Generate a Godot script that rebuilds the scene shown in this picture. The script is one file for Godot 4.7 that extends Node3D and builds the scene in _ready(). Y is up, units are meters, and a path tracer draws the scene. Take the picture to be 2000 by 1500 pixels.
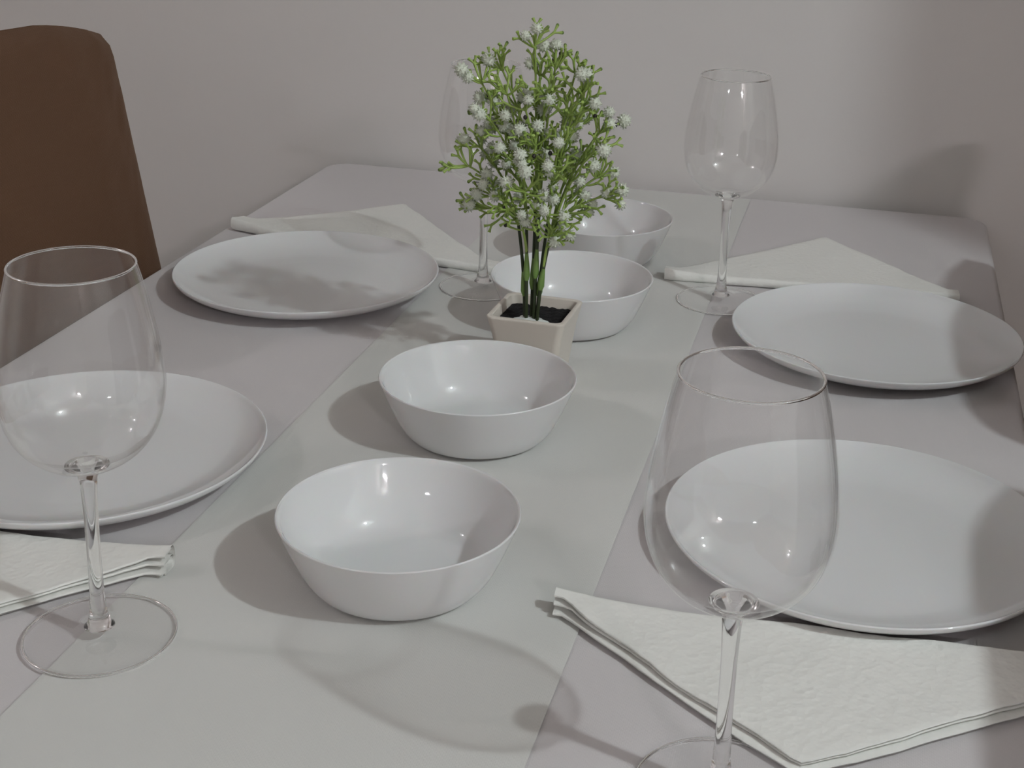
extends Node3D
# A table laid for four: white plates, bowls, wine glasses, folded napkins and a small artificial plant, against a plain wall.
# World: x across the table (right), z along it (towards the viewer), y up, metres; the camera stands above (0, ?, 0).

const TOP := 0.75                  # height of the tablecloth
const LEFT := -0.673               # edges of the cloth on the table
const RIGHT := 0.139
const BACK := -1.694
const FRONT := -0.09
const WALL_Z := -1.706

var M := {}                        # materials
var taken := {}
var rng := RandomNumberGenerator.new()


# ---------------------------------------------------------------- mesh building
class Buf:
	var v := PackedVector3Array()
	var ix := PackedInt32Array()

	func tri(a: int, b: int, c: int) -> void:
		ix.append(a); ix.append(b); ix.append(c)

	# rows of points; the normal points along (next row) x (next point in the row)
	func grid(rows: Array, close_row := false, close_col := false) -> void:
		var first := v.size()
		var nr := rows.size()
		var nc: int = rows[0].size()
		for r in rows:
			v.append_array(r)
		for i in (nr if close_col else nr - 1):
			for j in (nc if close_row else nc - 1):
				var a := first + i * nc + j
				var b := first + i * nc + (j + 1) % nc
				var c := first + ((i + 1) % nr) * nc + j
				var d := first + ((i + 1) % nr) * nc + (j + 1) % nc
				tri(a, b, c)
				tri(b, d, c)

	func fan(ring: PackedVector3Array, middle: Vector3, flip := false) -> void:
		var first := v.size()
		v.append_array(ring)
		v.append(middle)
		for j in ring.size():
			var a := first + j
			var b := first + (j + 1) % ring.size()
			if flip:
				tri(b, a, first + ring.size())
			else:
				tri(a, b, first + ring.size())

	func lathe(profile: Array, n := 96) -> void:
		var rows := []
		for p in profile:
			var row := PackedVector3Array()
			for j in n:
				var t := TAU * j / n
				row.append(Vector3(p.x * cos(t), p.y, p.x * sin(t)))
			rows.append(row)
		grid(rows, true)

	func tube(path: Array, radii: Array, sides := 6, cap := true) -> void:
		var rows := []
		var side := Vector3.RIGHT
		for i in path.size():
			var d: Vector3 = (path[mini(i + 1, path.size() - 1)] - path[maxi(i - 1, 0)]).normalized()
			side = (side - d * side.dot(d))
			if side.length() < 0.01:
				side = d.cross(Vector3.FORWARD) if absf(d.z) < 0.9 else d.cross(Vector3.UP)
			side = side.normalized()
			var up := side.cross(d)
			var row := PackedVector3Array()
			for j in sides:
				var t := TAU * j / sides
				row.append(path[i] + (side * cos(t) + up * sin(t)) * radii[i])
			rows.append(row)
		grid(rows, true)
		if cap:
			fan(rows[0], path[0], false)
			fan(rows[-1], path[-1], true)

	func ball(c: Vector3, r: Vector3, rings := 6, sides := 8) -> void:
		var rows := []
		for i in rings + 1:
			var a := -PI / 2 + PI * i / rings
			var row := PackedVector3Array()
			for j in sides:
				var t := TAU * j / sides
				row.append(c + Vector3(r.x * cos(a) * cos(t), r.y * sin(a), r.z * cos(a) * sin(t)))
			rows.append(row)
		grid(rows, true)

	# box with chamfered edges
	func box(c: Vector3, size: Vector3, bevel := 0.004) -> void:
		var rows := []
		var h := size / 2
		for e in [[-h.y, bevel], [-h.y, bevel], [-h.y + bevel, 0.0], [h.y - bevel, 0.0], [h.y, bevel]]:
			rows.append(rounded(h.x - e[1], h.z - e[1], maxf(bevel, 0.001), e[0], 2, c))
		grid(rows, true)
		fan(rows[0], c - Vector3(0, h.y, 0), false)
		fan(rows[-1], c + Vector3(0, h.y, 0), true)

	static func rounded(hx: float, hz: float, r: float, y: float, per := 4, c := Vector3.ZERO) -> PackedVector3Array:
		var ring := PackedVector3Array()
		for k in 4:
			var cx := (hx - r) * (1 if k == 0 or k == 3 else -1)
			var cz := (hz - r) * (1 if k < 2 else -1)
			for j in per + 1:
				var t := PI / 2 * (k + float(j) / per)
				ring.append(c + Vector3(cx + r * cos(t), y, cz + r * sin(t)))
		return ring

	func mesh(m: Material = null) -> ArrayMesh:
		var n := PackedVector3Array()
		n.resize(v.size())
		for k in range(0, ix.size(), 3):
			var f := (v[ix[k + 2]] - v[ix[k]]).cross(v[ix[k + 1]] - v[ix[k]])
			n[ix[k]] += f
			n[ix[k + 1]] += f
			n[ix[k + 2]] += f
		for k in n.size():
			n[k] = n[k].normalized() if n[k].length() > 1e-20 else Vector3.UP
		var a := []
		a.resize(Mesh.ARRAY_MAX)
		a[Mesh.ARRAY_VERTEX] = v
		a[Mesh.ARRAY_NORMAL] = n
		a[Mesh.ARRAY_INDEX] = ix
		var out := ArrayMesh.new()
		out.add_surface_from_arrays(Mesh.PRIMITIVE_TRIANGLES, a)
		if m:
			out.surface_set_material(0, m)
		return out


# a smooth curve through the given points (Catmull-Rom)
func curve(pts: Array, per := 6) -> Array:
	var out := []
	for i in pts.size() - 1:
		var a = pts[maxi(i - 1, 0)]
		var b = pts[i]
		var c = pts[i + 1]
		var d = pts[mini(i + 2, pts.size() - 1)]
		for k in per:
			var t := float(k) / per
			out.append(0.5 * (2.0 * b + (c - a) * t + (2.0 * a - 5.0 * b + 4.0 * c - d) * t * t + (3.0 * b - a - 3.0 * c + d) * t * t * t))
	out.append(pts[-1])
	return out


func numbered(called: String) -> String:
	var n: int = taken.get(called, 0)
	taken[called] = n + 1
	return called if n == 0 else "%s_%03d" % [called, n]


func tag(o: Node, label: String, category: String, group := "") -> void:
	o.set_meta("label", label)
	o.set_meta("category", category)
	if group:
		o.set_meta("group", group)


func obj(called: String, mesh: Mesh, parent: Node = self) -> MeshInstance3D:
	var o := MeshInstance3D.new()
	o.mesh = mesh
	o.name = numbered(called) if parent == self else called
	o.cast_shadow = GeometryInstance3D.SHADOW_CASTING_SETTING_ON
	parent.add_child(o, true)
	return o


func thing(called: String, label: String, category: String, at := Vector3.ZERO, turn := 0.0, group := "") -> Node3D:
	var o := Node3D.new()
	o.name = numbered(called)
	add_child(o)
	o.position = at
	o.rotation.y = turn
	tag(o, label, category, group)
	return o


func copy(o: Node3D, called: String, label: String, at: Vector3, turn: float) -> Node3D:
	var c: Node3D = o.duplicate()
	c.name = numbered(called)
	add_child(c)
	c.position = at
	c.rotation.y = turn
	c.set_meta("label", label)
	return c


func structure(called: String, mesh: Mesh, parent: Node = self) -> MeshInstance3D:
	var o := obj(called, mesh, parent)
	if parent == self:
		o.set_meta("kind", "structure")
	return o


func slab(lo: Vector3, hi: Vector3, m: Material) -> ArrayMesh:
	var b := Buf.new()
	b.box((lo + hi) / 2, hi - lo, 0.001)
	return b.mesh(m)


# ---------------------------------------------------------------- materials
func plain(r: float, g: float, b: float, rough := 0.5) -> StandardMaterial3D:
	var m := StandardMaterial3D.new()
	m.albedo_color = Color8(int(r), int(g), int(b))
	m.roughness = rough
	return m


func noise_texture(freq: float, octaves := 3, size := 512, kind := FastNoiseLite.TYPE_SIMPLEX_SMOOTH, sd := 1) -> NoiseTexture2D:
	var n := FastNoiseLite.new()
	n.seed = sd
	n.noise_type = kind
	n.frequency = freq
	n.fractal_octaves = octaves
	var t := NoiseTexture2D.new()
	t.width = size
	t.height = size
	t.seamless = true
	t.noise = n
	return t


# a plain weave with slubs: relief only
func weave_texture(threads := 64, size := 512, slub := 0.35, sd := 3) -> ImageTexture:
	var im := Image.create(size, size, false, Image.FORMAT_RGB8)
	var n := FastNoiseLite.new()
	n.seed = sd
	n.frequency = 0.02
	for y in size:
		for x in size:
			var u := float(x) / size * threads
			var w := float(y) / size * threads
			var over := (int(u) + int(w)) % 2 == 0
			var a := sin(PI * fposmod(u, 1.0))
			var b := sin(PI * fposmod(w, 1.0))
			var h := a if over else b
			h = h * (1.0 - slub) + slub * (0.5 + 0.5 * n.get_noise_2d(x * 3.0 if over else x * 0.4, y * 0.4 if over else y * 3.0))
			im.set_pixel(x, y, Color(h, h, h))
	return ImageTexture.create_from_image(im)


func relief(m: StandardMaterial3D, t: Texture2D, depth_cm: float, per_metre: float) -> StandardMaterial3D:
	m.uv1_triplanar = true
	m.uv1_world_triplanar = true
	m.uv1_scale = Vector3.ONE * per_metre
	m.heightmap_enabled = true
	m.heightmap_texture = t
	m.heightmap_scale = depth_cm
	return m


func materials() -> void:
	var weave := weave_texture()
	M.wall = relief(plain(212, 209, 206, 0.85), noise_texture(0.05, 4), 0.012, 2.0)
	M.ceiling = plain(226, 224, 220, 0.9)
	M.floor = plain(148, 122, 98, 0.4)
	M.partition = plain(212, 208, 204, 0.85)
	M.cloth = relief(plain(204, 200, 200, 0.95), weave, 0.008, 14.0)
	M.cloth.rim_enabled = true
	M.cloth.rim = 0.3
	M.runner = relief(plain(210, 210, 206, 0.95), weave, 0.008, 14.0)
	M.napkin = relief(plain(231, 231, 226, 0.95), noise_texture(0.054, 2, 512, FastNoiseLite.TYPE_CELLULAR, 8), 0.06, 6.0)
	M.wood = plain(96, 70, 50, 0.5)
	M.opal = plain(222, 222, 222, 0.04)
	M.opal.metallic_specular = 0.5
	M.opal.subsurf_scatter_enabled = true
	M.opal.subsurf_scatter_strength = 0.06
	# wine glass: thin walls let the light straight through, the massive stem bends it
	M.pane = StandardMaterial3D.new()
	M.pane.transparency = BaseMaterial3D.TRANSPARENCY_ALPHA
	M.pane.albedo_color = Color(1, 1, 1, 0.015)
	M.pane.roughness = 0.04
	M.crystal = StandardMaterial3D.new()
	M.crystal.albedo_color = Color(1, 1, 1, 0.0)
	M.crystal.transparency = BaseMaterial3D.TRANSPARENCY_ALPHA
	M.crystal.refraction_enabled = true
	M.crystal.refraction_scale = 0.05
	M.crystal.roughness = 0.02
	M.cover = relief(plain(86, 58, 36, 0.9), weave, 0.03, 10.0)
	M.cover.rim_enabled = true
	M.cover.rim = 1.0
	M.cover.rim_tint = 0.7
	M.leg = plain(60, 44, 34, 0.5)
	M.ceramic = plain(213, 206, 195, 0.35)
	M.soil = relief(plain(9, 8, 11, 1.0), noise_texture(0.2, 3), 0.15, 12.0)
	M.glue = plain(216, 222, 218, 0.4)
	M.stem = plain(48, 60, 34, 0.45)
	M.twig = plain(153, 177, 91, 0.5)
	M.twig.backlight_enabled = true
	M.twig.backlight = Color(0.3, 0.4, 0.12)
	M.sheath = plain(108, 138, 70, 0.5)
	M.petal = plain(222, 227, 212, 0.7)
	M.petal.backlight_enabled = true
	M.petal.backlight = Color(0.6, 0.62, 0.55)
	M.bud = plain(104, 128, 60, 0.5)
	M.seed = plain(40, 36, 30, 0.5)
	M.fitting = plain(235, 235, 232, 0.4)


func glow(c: Color, energy: float) -> StandardMaterial3D:
	var m := StandardMaterial3D.new()
	m.albedo_color = Color(0.9, 0.9, 0.9)
	m.emission_enabled = true
	m.emission = c
	m.emission_energy_multiplier = energy
	return m


# ---------------------------------------------------------------- lamps
func downlight(at: Vector3, c: Color, energy: float, label: String, size := 0.035) -> void:
	var t := thing("ceiling_downlight", label, "ceiling light", at, 0.0, "recessed ceiling lights")
	var ring := Buf.new()
	ring.lathe([Vector2(0.046, 0.02), Vector2(0.044, 0.0), Vector2(0.05, -0.006), Vector2(0.06, -0.004), Vector2(0.062, 0.001)], 40)
	obj("trim_ring", ring.mesh(M.fitting), t)
	var disc := Buf.new()
	disc.lathe([Vector2(0.0, 0.004), Vector2(0.045, 0.004), Vector2(0.045, 0.008), Vector2(0.0, 0.008)], 40)
	obj("lamp_disc", disc.mesh(glow(c, 10.0)), t)
	var l := OmniLight3D.new()
	l.name = "lamp"
	t.add_child(l)
	l.position = Vector3(0, -0.05, 0)
	l.light_color = c
	l.light_energy = energy
	l.light_size = size
	l.omni_range = 12.0
	l.omni_attenuation = 2.0
	l.shadow_enabled = true


func tube_light(at: Vector3, c: Color, energy: float, label: String) -> void:
	var t := thing("wall_tube_light", label, "wall light", at)
	var body := Buf.new()
	body.box(Vector3(0, 0, 0.025), Vector3(0.36, 0.05, 0.04), 0.004)
	obj("housing", body.mesh(M.fitting), t)
	var lamp := Buf.new()
	lamp.tube([Vector3(-0.15, 0, -0.008), Vector3(0.15, 0, -0.008)], [0.012, 0.012], 16)
	obj("lamp_tube", lamp.mesh(glow(c, 8.0)), t)
	var l := AreaLight3D.new()
	l.name = "lamp"
	t.add_child(l)
	l.position = Vector3(0, 0, -0.03)
	l.area_size = Vector2(0.3, 0.03)
	l.light_color = c
	l.light_energy = energy
	l.shadow_enabled = true


# ---------------------------------------------------------------- things
func drape() -> void:
	# the tablecloth: flat on the table, over a rounded edge, then hanging with soft waves
	var n := FastNoiseLite.new()
	n.seed = 5
	n.frequency = 3.0
	var rc := 0.022
	var re := 0.006
	var hang := 0.12
	var lo := Vector2(LEFT + re, BACK + re)
	var hi := Vector2(RIGHT - re, FRONT - re)
	var us := cuts(lo.x, hi.x, re, hang, 150)
	var ws := cuts(lo.y, hi.y, re, hang, 270)
	var rows := []
	for w in ws:
		var row := PackedVector3Array()
		for u in us:
			var p := Vector2(u, w)
			var q := p.clamp(lo + Vector2(rc, rc), hi - Vector2(rc, rc))
			var d := p - q
			var e := d.length() - rc
			var y := 0.0
			var f := p
			if e > 0:
				var dir := d.normalized()
				var edge := q + dir * rc
				var a := minf(e / re, PI / 2)
				var fall := maxf(0.0, e - re * PI / 2)
				var wave := 0.012 * minf(fall / 0.15, 1.0) * (0.6 + n.get_noise_2d(edge.x * 3.0, edge.y * 3.0)) if edge.y > BACK + 0.05 else 0.0
				f = edge + dir * (re * sin(a) + wave)
				y = -re * (1.0 - cos(a)) - fall
			# soft creases left from folding, never above the table's height
			var inside := clampf(-e / 0.05, 0.0, 1.0)
			y -= inside * (0.0012 * (0.5 + 0.5 * n.get_noise_2d(p.x * 1.2 + p.y * 0.9, p.y * 3.4 - p.x * 1.6)) + 0.0011 * (0.5 + 0.5 * n.get_noise_2d(p.x * 3.0 + 7.0, p.y * 8.0)))
			row.append(Vector3(f.x, TOP + y, f.y))
		rows.append(row)
	var b := Buf.new()
	b.grid(rows)
	var o := obj("tablecloth", b.mesh(M.cloth))
	tag(o, "pale pinkish grey cloth covering the whole dining table", "tablecloth")


func cuts(a: float, b: float, re: float, hang: float, count: int) -> Array:
	var out := []
	for k in 7:
		out.append(a - hang + (hang - re * 1.6) * k / 7.0)
	for k in 6:
		out.append(a - re * 1.6 * (1.0 - k / 6.0))
	for k in 6:
		out.append(a + 0.03 * k / 6.0)
	for k in count:
		out.append(a + 0.03 + (b - a - 0.06) * k / count)
	for k in 6:
		out.append(b - 0.03 + 0.03 * k / 6.0)
	for k in 6:
		out.append(b + re * 1.6 * k / 6.0)
	for k in 8:
		out.append(b + re * 1.6 + (hang - re * 1.6) * k / 7.0)
	return out


func make_plate() -> ArrayMesh:
	var up := curve([Vector2(0.0800, 0.0002), Vector2(0.0880, 0.0012), Vector2(0.0980, 0.0035), Vector2(0.1080, 0.0068), Vector2(0.1170, 0.0110), Vector2(0.1225, 0.0150), Vector2(0.1247, 0.0180)], 5)
	var top := curve([Vector2(0.1250, 0.0190), Vector2(0.1243, 0.0196), Vector2(0.1232, 0.0191), Vector2(0.1195, 0.0158), Vector2(0.1130, 0.0118), Vector2(0.1040, 0.0081), Vector2(0.0940, 0.0056), Vector2(0.0840, 0.0043), Vector2(0.0660, 0.0038)], 6)
	var b := Buf.new()
	b.lathe([Vector2(0.0, 0.0008), Vector2(0.070, 0.0008), Vector2(0.0760, 0.0003)] + up + top + [Vector2(0.0, 0.0038)], 160)
	return b.mesh(M.opal)


func make_bowl() -> ArrayMesh:
	var up := curve([Vector2(0.0430, 0.0002), Vector2(0.0482, 0.0008), Vector2(0.0528, 0.0038), Vector2(0.0582, 0.0112), Vector2(0.0638, 0.0226), Vector2(0.0688, 0.0344), Vector2(0.0722, 0.0434)], 6)
	var lip := curve([Vector2(0.0729, 0.0452), Vector2(0.0722, 0.0460), Vector2(0.0710, 0.0453)], 4)
	var down := curve([Vector2(0.0700, 0.0434), Vector2(0.0662, 0.0344), Vector2(0.0610, 0.0232), Vector2(0.0554, 0.0132), Vector2(0.0496, 0.0070), Vector2(0.0410, 0.0042), Vector2(0.0200, 0.0036)], 6)
	var b := Buf.new()
	b.lathe([Vector2(0.0, 0.0012), Vector2(0.037, 0.0012), Vector2(0.0400, 0.0004)] + up + lip + down + [Vector2(0.0, 0.0036)], 160)
	return b.mesh(M.opal)


func make_glass() -> Node3D:
	var t := thing("wine_glass", "", "wine glass", Vector3.ZERO, 0.0, "empty wine glasses on the table")
	# foot: a thin disc rising to the stem
	var f := Buf.new()
	var foot_top := curve([Vector2(0.0402, 0.0022), Vector2(0.0380, 0.0028), Vector2(0.0260, 0.0042), Vector2(0.0150, 0.0060), Vector2(0.0090, 0.0085), Vector2(0.0062, 0.0120)], 5)
	f.lathe([Vector2(0.0, 0.0004), Vector2(0.0400, 0.0004), Vector2(0.0404, 0.0010)] + foot_top + [Vector2(0.0, 0.0121)], 96)
	obj("foot", f.mesh(M.pane), t)
	var fr := Buf.new()
	fr.lathe(ring(0.0411, 0.0013, 0.0008, 12), 96)
	obj("foot_rim", fr.mesh(M.crystal), t)
	# stem: solid glass from the foot to the thick bottom of the bowl
	var s := Buf.new()
	var side := curve([Vector2(0.0084, 0.0070), Vector2(0.0066, 0.0092), Vector2(0.0055, 0.0130), Vector2(0.0048, 0.0170), Vector2(0.0041, 0.0260), Vector2(0.0038, 0.0420), Vector2(0.0038, 0.0660), Vector2(0.0042, 0.0850), Vector2(0.0050, 0.0970), Vector2(0.0074, 0.1028), Vector2(0.0098, 0.1040), Vector2(0.0118, 0.1048)], 5)
	var hollow := curve([Vector2(0.0116, 0.1054), Vector2(0.0095, 0.1062), Vector2(0.0066, 0.1072), Vector2(0.0034, 0.1082), Vector2(0.0, 0.1085)], 5)
	s.lathe([Vector2(0.0, 0.0066), Vector2(0.0060, 0.0067)] + side + hollow, 64)
	obj("stem", s.mesh(M.crystal), t)
	# bowl: thin walls
	var outer := [Vector2(0.0050, 0.1008), Vector2(0.0080, 0.1027), Vector2(0.0128, 0.1046), Vector2(0.0218, 0.1088), Vector2(0.0305, 0.1155), Vector2(0.0376, 0.1252), Vector2(0.0419, 0.1370), Vector2(0.0434, 0.1485), Vector2(0.0431, 0.1585), Vector2(0.0413, 0.1745), Vector2(0.0375, 0.1949), Vector2(0.0348, 0.2065), Vector2(0.0321, 0.2167)]
	var up := curve(outer, 5)
	var down := []
	for p in up:
		var w: float = 0.0009 + 0.0035 * clampf((0.120 - p.y) / 0.02, 0.0, 1.0)
		down.append(Vector2(maxf(p.x - 0.0009, 0.0), p.y + maxf(0.0, w - 0.0009) * 2.0))
	down.reverse()
	var b := Buf.new()
	b.lathe(up, 96)
	b.lathe(down.slice(0, down.size() - 8) + [Vector2(0.0, 0.1110)], 96)
	obj("bowl", b.mesh(M.pane), t)
	var r := Buf.new()
	r.lathe(ring(0.0317, 0.2172, 0.0007, 10), 96)
	obj("rim", r.mesh(M.crystal), t)
	return t


func ring(radius: float, y: float, r: float, n: int) -> Array:
	var out := []
	for k in n + 1:
		var t := -TAU * k / n
		out.append(Vector2(radius - r * cos(t), y - r * sin(t)))
	return out


# a napkin folded into a triangle: two sheets folded round each other along the long edge; apex towards +z
func napkin(from: Vector2, to: Vector2, apex: Vector2, label: String, sd: int, lift_a: float, lift_b: float, blunt := 0.006) -> void:
	var mid_edge := (from + to) / 2
	var along := (to - from).normalized()
	var turn := atan2(-along.y, along.x)
	var W := (to - from).length()
	var H := (apex - mid_edge).dot(Vector2(sin(turn), cos(turn)))
	var peak := (apex - mid_edge).dot(along)
	var at := Vector3(mid_edge.x, TOP, mid_edge.y)
	var t := thing("napkin", label, "napkin", at, turn, "folded napkins by the plates")
	var n := FastNoiseLite.new()
	n.seed = sd
	n.frequency = 9.0
	for layer in 2:
		var inner := layer == 1
		var th := 0.0013
		var low := 0.0009 + (0.0019 if inner else 0.0)
		var high := 0.0068 - (0.0019 if inner else 0.0)
		var b := Buf.new()
		var rows := []
		var count := 60
		for i in count + 1:
			var s := -W / 2 + W * i / count
			var k := (s - peak) / (W / 2 - peak) if s > peak else (peak - s) / (W / 2 + peak)
			var loop := 0.0016 if inner else 0.0
			var reach_low := maxf(H * (1.0 - k) + (0.002 if inner else 0.004) * n.get_noise_1d(s * 2.0 + 3.0), blunt) + (0.003 if inner else 0.0)
			var reach_top := maxf(H * (1.0 - k) - (0.003 if inner else 0.001) + 0.003 * n.get_noise_1d(s * 2.0 + 9.0), blunt)
			var lift := lift_a * pow(clampf((-s / (W / 2) - 0.55) / 0.45, 0.0, 1.0), 1.6) + lift_b * pow(clampf((s / (W / 2) - 0.55) / 0.45, 0.0, 1.0), 1.6)
			var puff := 0.0016 * (1.0 if not inner else 0.4) + lift * (0.6 if inner else 1.0)
			var mid := []
			for j in 12:
				var q := reach_low * (1.0 - float(j) / 12)
				mid.append(Vector2(q + loop + 0.003, low + lift * 0.15))
			var c := Vector2(loop + 0.003, (low + high + puff + lift * 0.15) / 2)
			var ry := (high + puff - low - lift * 0.15) / 2
			for j in 9:
				var a := -PI / 2 - PI * j / 8.0
				mid.append(Vector2(c.x + 0.003 * cos(a), c.y + ry * sin(a)))
			for j in 16:
				var q := reach_top * (j + 1) / 16.0
				var y := high + puff * exp(-q / 0.03) + 0.0009 * n.get_noise_2d(s * 1.4, q * 1.4) * (0.0 if inner else 1.0)
				mid.append(Vector2(q + loop + 0.003, y))
			var left := []
			var right := []
			for j in mid.size():
				var d: Vector2 = (mid[mini(j + 1, mid.size() - 1)] - mid[maxi(j - 1, 0)]).normalized()
				var o := Vector2(-d.y, d.x) * th / 2
				left.append(mid[j] + o)
				right.append(mid[j] - o)
			right.reverse()
			var row := PackedVector3Array()
			for p in left + right:
				var bend := 0.004 * n.get_noise_1d(s * 1.2)
				row.append(Vector3(s, maxf(p.y, 0.0001), p.x - 0.003 + bend))
			rows.append(row)
		b.grid(rows, true)
		obj("inner_fold" if inner else "outer_fold", b.mesh(M.napkin), t)


func chair(at: Vector3, turn: float, label: String) -> Node3D:
	# a dining chair in a stretch cover; local +z is where the sitter looks
	var t := thing("dining_chair", label, "chair", at, turn, "dining chairs in brown covers")
	var w := 0.2
	var b := Buf.new()
	var n := FastNoiseLite.new()
	n.seed = 11
	n.frequency = 5.0
	var rows := []
	for i in 45:
		var k := i / 44.0
		var row := PackedVector3Array()
		# one ring of the backrest at a height; the top ring curves
		for j in 64:
			var a := TAU * j / 64
			var ca := cos(a)
			var sa := sin(a)
			var x := w * signf(ca) * pow(absf(ca), 0.35)
			var z := 0.019 * signf(sa) * pow(absf(sa), 0.6)
			var u := absf(x) / w
			var crown := 0.988 - 0.028 * pow(u, 2.4)
			var y := lerpf(0.45, crown, k)
			var shrink := 1.0
			if k > 0.955:
				var e := (k - 0.955) / 0.045
				shrink = sqrt(maxf(0.0, 1.0 - e * e * 0.98))
				y = lerpf(0.45, crown, 0.955) + (crown - lerpf(0.45, crown, 0.955)) * e
			var lean := -0.2 - 0.175 * (y - 0.45)
			var near_corner := pow(clampf(u, 0.0, 1.0), 3.0) * clampf((y - 0.75) / 0.2, 0.0, 1.0)
			var fold := 0.0022 * n.get_noise_2d(x * 3.0, y * 1.2) + (0.0015 + 0.003 * near_corner) * n.get_noise_2d(x * 9.0 - absf(y) * 4.0 * signf(x), y * 5.0)
			fold *= clampf(absf(sa) * 1.6 - 0.5, 0.0, 1.0)
			var corner := 1.0 - 0.004 * clampf((y - 0.9) / 0.07, 0.0, 1.0)
			row.append(Vector3(x * corner * (1.0 - (1.0 - shrink) * 0.02), y, lean + z * shrink + fold * signf(sa)))
		rows.append(row)
	b.grid(rows, true)
	var mid := Vector3.ZERO
	for p in rows[-1]:
		mid += p / 64.0
	b.fan(rows[-1], mid, true)
	obj("backrest", b.mesh(M.cover), t)
	var s := Buf.new()
	s.box(Vector3(0, 0.44, 0.0), Vector3(0.40, 0.06, 0.42), 0.018)
	obj("seat", s.mesh(M.cover), t)
	var k := Buf.new()
	var skirt := []
	for e in [[0.41, 0.0], [0.33, 0.003], [0.24, 0.008]]:
		skirt.append(Buf.rounded(0.198 + e[1], 0.207 + e[1], 0.02, e[0], 4))
	skirt.reverse()
	k.grid(skirt, true)
	obj("cover_skirt", k.mesh(M.cover), t)
	for x in [-1, 1]:
		for z in [-1, 1]:
			var l := Buf.new()
			l.tube([Vector3(x * 0.172, 0.0, z * 0.18), Vector3(x * 0.168, 0.41, z * 0.175)], [0.014, 0.02], 12)
			obj("leg", l.mesh(M.leg), t)
	return t


func table() -> void:
	var t := thing("dining_table", "wooden dining table hidden under the long pale cloth", "table", Vector3((LEFT + RIGHT) / 2, 0, (BACK + FRONT) / 2))
	var hx := (RIGHT - LEFT) / 2 - 0.012
	var hz := (FRONT - BACK) / 2 - 0.012
	var b := Buf.new()
	var rows := []
	for y in [TOP - 0.03, TOP - 0.0015]:
		rows.append(Buf.rounded(hx, hz, 0.02, y, 5))
	b.grid(rows, true)
	b.fan(rows[0], Vector3(0, TOP - 0.03, 0), false)
	b.fan(rows[1], Vector3(0, TOP - 0.0015, 0), true)
	obj("tabletop", b.mesh(M.wood), t)
	for x in [-1, 1]:
		for z in [-1, 1]:
			var l := Buf.new()
			l.box(Vector3(x * (hx - 0.03), (TOP - 0.03) / 2, z * (hz - 0.03)), Vector3(0.05, TOP - 0.03, 0.05), 0.004)
			obj("leg", l.mesh(M.wood), t)


# ---------------------------------------------------------------- the plant
func flower_mesh(sd: int) -> ArrayMesh:
	var r := RandomNumberGenerator.new()
	r.seed = sd
	var b := Buf.new()
	b.ball(Vector3.ZERO, Vector3(0.0036, 0.0036, 0.0036), 5, 8)
	for k in 46:
		var y := 1.0 - 2.0 * (k + 0.5) / 46
		var a := k * 2.39996 + r.randf() * 0.4
		var d := Vector3(sqrt(1 - y * y) * cos(a), y, sqrt(1 - y * y) * sin(a))
		var e := d.cross(Vector3.UP if absf(d.y) < 0.8 else Vector3.RIGHT).normalized().rotated(d, r.randf() * TAU)
		var f := d.cross(e)
		var long := 0.0046 + 0.0012 * r.randf()
		var row := PackedVector3Array()
		for q in [e * 0.0009, f * 0.0004, e * -0.0009, f * -0.0004]:
			row.append(d * 0.0032 + q)
		b.fan(row, d * long, false)
	return b.mesh(M.petal)


func bezier(a: Vector3, b: Vector3, c: Vector3, n: int) -> Array:
	var out := []
	for k in n + 1:
		var t := float(k) / n
		out.append(a.lerp(b, t).lerp(b.lerp(c, t), t))
	return out


func taper(n: int, a: float, b: float) -> Array:
	var out := []
	for k in n:
		out.append(lerpf(a, b, float(k) / maxi(n - 1, 1)))
	return out


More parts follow.
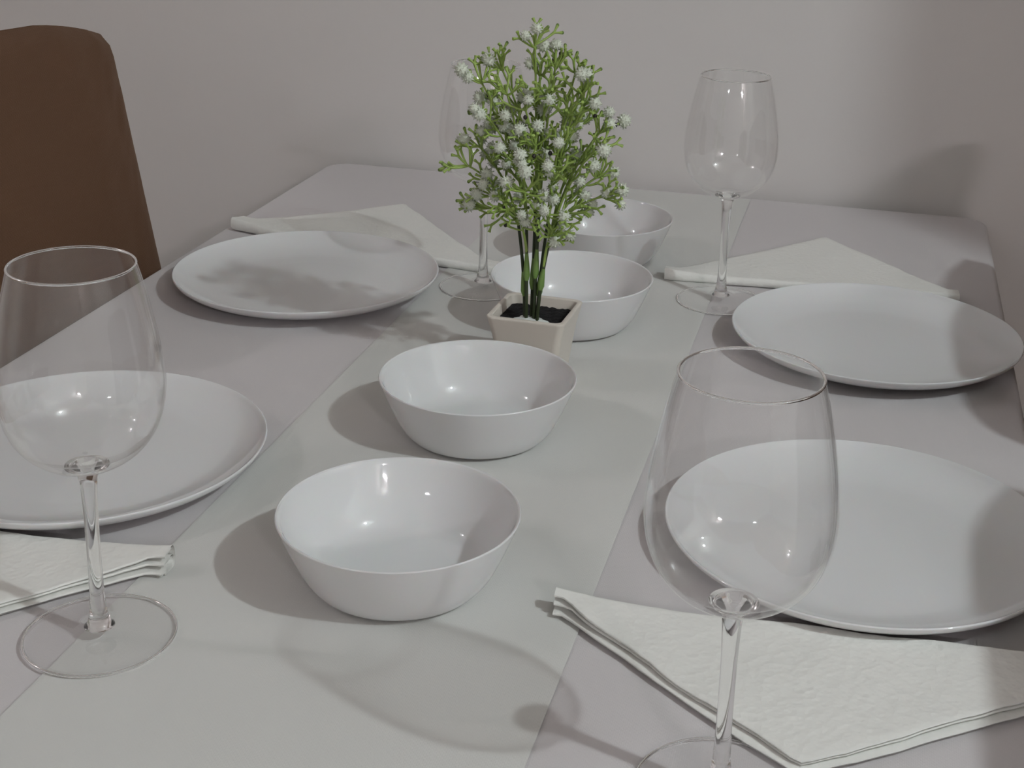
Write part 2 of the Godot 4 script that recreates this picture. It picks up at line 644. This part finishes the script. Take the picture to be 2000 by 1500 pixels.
func plant() -> void:
	var t := thing("potted_plant", "artificial baby's breath with white blossoms in a small square pot", "plant", Vector3(-0.2531, TOP, -1.0723), deg_to_rad(-2.5))
	# square pot, wider at the top, hollow
	var b := Buf.new()
	var rows := []
	for p in [[0.0225, 0.0], [0.0240, 0.001], [0.0262, 0.020], [0.0288, 0.040], [0.0322, 0.0556], [0.0326, 0.0572], [0.0318, 0.058], [0.0292, 0.058], [0.0283, 0.0572], [0.0277, 0.050], [0.0262, 0.042]]:
		rows.append(Buf.rounded(p[0], p[0], 0.006, p[1], 5))
	b.grid(rows, true)
	b.fan(rows[0], Vector3.ZERO, false)
	obj("pot", b.mesh(M.ceramic), t)
	# foam earth
	rng.seed = 21
	var s := Buf.new()
	var earth := []
	for i in 25:
		var row := PackedVector3Array()
		for j in 25:
			var x := (j / 12.0 - 1.0) * 0.0272
			var z := (i / 12.0 - 1.0) * 0.0272
			row.append(Vector3(x, 0.0500 + rng.randf_range(-0.0007, 0.0007), z))
		earth.append(row)
	s.grid(earth)
	obj("soil", s.mesh(M.soil), t)
	var g := Buf.new()
	var gl := []
	for e in [[1.0, 0.0498], [0.86, 0.0518], [0.5, 0.0530], [0.05, 0.0533]]:
		var row := PackedVector3Array()
		for j in 20:
			var a := TAU * j / 20
			var q: float = e[0] * 0.0115 * (1.0 + 0.22 * sin(3 * a + 1.0) + 0.12 * sin(5 * a))
			row.append(Vector3(q * 1.25 * cos(a) - 0.001, e[1] + 0.0005 * sin(7 * a), 0.010 + q * 0.7 * sin(a)))
		gl.append(row)
	g.grid(gl, true)
	g.fan(gl[-1], Vector3(-0.001, 0.0533, 0.010), true)
	obj("glue_blob", g.mesh(M.glue), t)

	var blossoms := [flower_mesh(1), flower_mesh(2), flower_mesh(3)]
	# each stem: foot in the earth, the fork, and the tips of its sprays
	var stems := [
		{"foot": Vector3(-0.006, 0.049, 0.009), "fork": Vector3(-0.014, 0.128, 0.006), "tips": [[-0.034, 0.159, 0.020], [-0.046, 0.143, 0.010], [-0.052, 0.194, 0.0], [-0.061, 0.180, 0.010], [-0.020, 0.155, 0.030]]},
		{"foot": Vector3(-0.004, 0.049, 0.012), "fork": Vector3(-0.006, 0.140, 0.012), "tips": [[-0.034, 0.223, 0.020], [-0.045, 0.251, 0.010], [-0.020, 0.245, 0.015], [-0.006, 0.189, 0.030], [-0.009, 0.145, 0.030], [-0.020, 0.190, 0.012]]},
		{"foot": Vector3(-0.001, 0.049, 0.008), "fork": Vector3(-0.002, 0.150, 0.0), "tips": [[0.001, 0.283, 0.0], [-0.033, 0.259, -0.010], [-0.035, 0.229, -0.010], [-0.027, 0.209, 0.0], [0.001, 0.217, -0.020], [0.002, 0.256, -0.010]]},
		{"foot": Vector3(0.002, 0.049, 0.011), "fork": Vector3(0.004, 0.146, 0.010), "tips": [[0.016, 0.265, -0.010], [0.013, 0.246, 0.010], [-0.002, 0.235, 0.020], [0.007, 0.205, 0.020], [0.001, 0.169, 0.035], [0.010, 0.190, 0.010]]},
		{"foot": Vector3(0.004, 0.049, 0.009), "fork": Vector3(0.010, 0.132, 0.006), "tips": [[0.037, 0.263, 0.0], [0.046, 0.250, 0.010], [0.046, 0.238, 0.005], [0.033, 0.230, 0.010], [0.032, 0.214, -0.020], [0.027, 0.201, 0.020], [0.026, 0.180, 0.030]]},
		{"foot": Vector3(0.005, 0.049, 0.012), "fork": Vector3(0.014, 0.122, 0.012), "tips": [[0.059, 0.216, 0.0], [0.061, 0.207, 0.016], [0.033, 0.187, -0.010], [0.059, 0.179, 0.0], [0.067, 0.165, 0.010], [0.034, 0.149, 0.015], [0.017, 0.151, 0.030], [0.021, 0.129, 0.020]]},
	]
	rng.seed = 77
	for st in stems:
		var m := Buf.new()
		var lower: Array = bezier(st.foot, st.foot.lerp(st.fork, 0.5) + Vector3(-0.3 * (st.fork.x - st.foot.x), 0.004, 0), st.fork, 8)
		m.tube(lower, taper(9, 0.0015, 0.0013), 8)
		var node := obj("stem", m.mesh(M.stem), t)
		# a pale sheath where the spray is pushed over the wire
		var sh := Buf.new()
		var at := 2 + stems.find(st) % 2
		sh.tube([lower[at], lower[at].lerp(lower[at + 1], 0.4), lower[at + 1], lower[at + 2]], [0.0017, 0.0029, 0.0024, 0.0014], 8)
		obj("sheath", sh.mesh(M.sheath), node)
		var tw := Buf.new()
		var heads := []
		var buds := Buf.new()
		var dots := Buf.new()
		for tip in st.tips:
			var e := Vector3(tip[0] * 0.88, tip[1], tip[2])
			# the whole bunch leans a little to the front
			e += Vector3(0, -0.035, 0.13) * maxf(e.y - 0.1, 0.0)
			var from: Vector3 = st.fork
			if e.y < from.y + 0.012:
				from = lower[5]
			var bend: Vector3 = from.lerp(e, 0.5) + Vector3(-(e.x - from.x) * 0.22, 0.010, -(e.z - from.z) * 0.2)
			var path := bezier(from, bend, e, 9)
			tw.tube(path, taper(10, 0.00115, 0.0008), 6)
			var out: Vector3 = (e - bend).normalized()
			# side twigs along the branch and a tuft at its end
			var spots := []
			for k in 4:
				spots.append([path[4 + k], 0.010 + 0.006 * rng.randf(), 0.9])
			for k in 8:
				spots.append([e - out * 0.004 * rng.randf(), 0.009 + 0.009 * rng.randf(), 1.0])
			for k in spots.size():
				var base: Vector3 = spots[k][0]
				var d := (out * 0.75 + Vector3(rng.randf_range(-1, 1), rng.randf_range(-0.5, 0.9), rng.randf_range(-1, 1)) * 0.85).normalized()
				var tipp: Vector3 = base + d * spots[k][1]
				var knee: Vector3 = base.lerp(tipp, 0.5) + Vector3(0, -0.0015, 0)
				tw.tube(bezier(base, knee, tipp, 3), [0.0007, 0.0008, 0.0009, 0.0012], 5)
				var kind := rng.randf()
				if kind < 0.24:
					heads.append(tipp + d * 0.0025)
				elif kind < 0.28:
					dots.ball(tipp, Vector3(0.0017, 0.0019, 0.0017), 5, 7)
				else:
					# a fork with two small cups
					for sgn in [-1, 1]:
						var e2: Vector3 = (d + d.cross(Vector3(0.3, 0.2, 1).normalized()).normalized() * 0.6 * sgn).normalized()
						tw.tube([tipp, tipp + e2 * 0.003, tipp + e2 * 0.0062], [0.0009, 0.0008, 0.0014], 5)
						if rng.randf() < 0.2:
							buds.ball(tipp + e2 * 0.0065, Vector3(0.0013, 0.0014, 0.0013), 4, 6)
		obj("spray", tw.mesh(M.twig), node)
		if buds.v.size():
			obj("buds", buds.mesh(M.bud), node).set_meta("kind", "stuff")
		if dots.v.size():
			obj("seed_balls", dots.mesh(M.seed), node).set_meta("kind", "stuff")
		for k in heads.size():
			var h := obj("blossom", blossoms[k % 3], node)
			h.position = heads[k]
			h.rotation = Vector3(rng.randf() * 3, rng.randf() * 3, 0)
			h.scale = Vector3.ONE * rng.randf_range(0.95, 1.35)


# ---------------------------------------------------------------- the scene
func _ready() -> void:
	# camera: 26 degrees of a cropped frame, so the lens axis lies above and right of the picture's middle
	var cam := Camera3D.new()
	cam.name = "camera"
	add_child(cam)
	var f := 2811.95
	cam.near = 0.05
	cam.far = 50.0
	cam.projection = Camera3D.PROJECTION_FRUSTUM
	cam.keep_aspect = Camera3D.KEEP_HEIGHT
	cam.size = 1500.0 / f * cam.near
	cam.frustum_offset = Vector2((1000.0 - 1082.65) / f, (524.97 - 750.0) / f) * cam.near
	var back := Vector3(0.20620, 0.31064, 0.92788).normalized()
	var right := Vector3(0.97361, 0.02988, -0.22637)
	right = (right - back * right.dot(back)).normalized()
	cam.transform = Transform3D(Basis(right, back.cross(right), back), Vector3(0, TOP + 0.452, 0))
	cam.current = true

	var env := Environment.new()
	env.background_mode = Environment.BG_COLOR
	env.background_color = Color(0, 0, 0)
	env.tonemap_mode = Environment.TONE_MAPPER_LINEAR
	env.tonemap_exposure = 1.0
	env.sdfgi_enabled = true
	env.ssao_enabled = true
	env.ssil_enabled = true
	var we := WorldEnvironment.new()
	we.name = "environment"
	we.environment = env
	add_child(we)

	materials()

	# lamps
	downlight(Vector3(1.5, 2.55, -0.05), Color(0.945, 0.985, 1.0), 1.85, "recessed ceiling lamp on the kitchen side beyond the short wall")
	downlight(Vector3(-2.75, 2.55, -0.35), Color(1.0, 0.97, 0.995), 0.45, "recessed ceiling lamp over the empty left side of the room", 0.018)
	tube_light(Vector3(2.14, 2.43, 2.93), Color(1.0, 0.97, 0.99), 2.45, "short white tube lamp on the front wall, kitchen side")
	tube_light(Vector3(-1.1, 2.35, 2.93), Color(0.97, 0.98, 1.0), 0.25, "weak white tube lamp on the front wall, left side")

	# the room
	structure("floor", slab(Vector3(-3.7, -0.1, WALL_Z - 0.1), Vector3(2.7, 0.0, 3.06), M.floor))
	structure("ceiling", slab(Vector3(-3.7, 2.57, WALL_Z - 0.1), Vector3(2.7, 2.67, 3.06), M.ceiling))
	structure("wall_back", slab(Vector3(-3.7, 0.0, WALL_Z - 0.1), Vector3(2.7, 2.57, WALL_Z), M.wall))
	structure("wall_front", slab(Vector3(-3.7, 0.0, 2.98), Vector3(2.7, 2.57, 3.08), M.wall))
	structure("wall_left", slab(Vector3(-3.7, 0.0, WALL_Z), Vector3(-3.6, 2.57, 2.98), M.wall))
	structure("wall_right", slab(Vector3(2.6, 0.0, WALL_Z), Vector3(2.7, 2.57, 2.98), M.wall))
	structure("wall_partition", slab(Vector3(0.85, 0.0, WALL_Z), Vector3(0.95, 2.57, -0.765), M.partition))

	table()
	drape()
	var run := Buf.new()
	var ripple := FastNoiseLite.new()
	ripple.seed = 12
	ripple.frequency = 3.0
	var rr := []
	for i in 181:
		var row := PackedVector3Array()
		var z := ((FRONT - BACK) / 2 - 0.01) * (i / 90.0 - 1.0)
		for j in 43:
			var x := (0.4025 - 0.1357) / 2 * clampf((j - 1) / 20.0 - 1.0, -1.0, 1.0)
			var edge := 0.0 if j == 0 or j == 42 else 1.0
			row.append(Vector3(x, edge * (0.0004 + 0.0002 * ripple.get_noise_2d(x * 2.0 + z * 1.1, z * 4.5 - x * 2.0) + 0.0002 * ripple.get_noise_2d(x * 6.0, z * 9.0)), z))
		rr.append(row)
	run.grid(rr)
	var runner := obj("table_runner", run.mesh(M.runner))
	runner.position = Vector3(-(0.4025 + 0.1357) / 2, TOP + 0.0002, (FRONT + BACK) / 2)
	tag(runner, "cream white runner lying along the middle of the table", "table runner")

	# plates
	var pm := make_plate()
	var plates := [
		[Vector3(-0.512, TOP, -1.219), "white plate flecked with the plant's shadow, beside the brown chair"],
		[Vector3(0.019, TOP, -1.217), "white plate across the table from the brown chair, beside the wall-end napkin"],
		[Vector3(-0.513, TOP, -0.820), "white plate seen through the wine glass, on the brown chair's side"],
		[Vector3(0.017, TOP, -0.848), "white plate behind the large wine glass and a wide triangular napkin"],
	]
	for p in plates:
		var o := obj("dinner_plate", pm)
		o.position = p[0]
		tag(o, p[1], "plate", "white dinner plates")

	# bowls down the middle
	var bm := make_bowl()
	var bowls := [
		[Vector3(-0.2524, TOP + 0.0010, -0.7309), "white bowl at the end of the row farthest from the wall"],
		[Vector3(-0.2654, TOP + 0.0010, -0.9473), "white bowl in front of the square flower pot"],
		[Vector3(-0.2501, TOP + 0.0010, -1.1990), "white bowl directly behind the square flower pot"],
		[Vector3(-0.2622, TOP + 0.0010, -1.3980), "white bowl at the end of the row nearest the wall"],
	]
	for p in bowls:
		var o := obj("serving_bowl", bm)
		o.position = p[0]
		tag(o, p[1], "bowl", "white bowls in a row on the runner")

	# wine glasses
	var g := make_glass()
	g.position = Vector3(-0.3916, TOP + 0.0010, -0.6265)
	g.set_meta("label", "wine glass on the runner's edge, a napkin's rolled end behind its stem")
	copy(g, "wine_glass", "wine glass standing by the wide napkin, in front of a white plate", Vector3(-0.041, TOP, -0.5848), 0.4)
	copy(g, "wine_glass", "wine glass partly hidden behind the flowering plant", Vector3(-0.3528, TOP, -1.2711), 1.0)
	copy(g, "wine_glass", "wine glass standing against the bare wall, right of the flowers", Vector3(-0.1262, TOP, -1.3021), 1.7)

	# napkins
	napkin(Vector2(-0.3465, -1.3085), Vector2(-0.6600, -1.3700), Vector2(-0.5121, -1.5064), "cream napkin folded in a triangle behind the plate by the brown chair", 3, 0.0, 0.006, 0.02)
	napkin(Vector2(0.0967, -1.3700), Vector2(-0.1876, -1.3500), Vector2(-0.0393, -1.5300), "cream napkin folded in a triangle behind the plate near the wall", 5, 0.0, 0.004, 0.014)
	napkin(Vector2(-0.7000, -0.7000), Vector2(-0.3880, -0.7060), Vector2(-0.5350, -0.5480), "cream napkin with rolled layers lying behind a wine glass foot", 7, 0.0, 0.007, 0.010)
	napkin(Vector2(-0.1537, -0.7230), Vector2(0.1761, -0.7420), Vector2(-0.0054, -0.6078), "wide cream napkin folded in a triangle under the large wine glass", 9, 0.006, 0.0)

	plant()

	chair(Vector3(-0.485, 0, -1.128), PI / 2, "dining chair in a brown stretch cover against the bare wall")
	chair(Vector3(-0.012, 0, -1.15), -PI / 2, "brown covered chair on the table's other side, near the wall")
	chair(Vector3(-0.012, 0, -0.665), -PI / 2, "brown covered chair on the table's other side, farther from the wall")
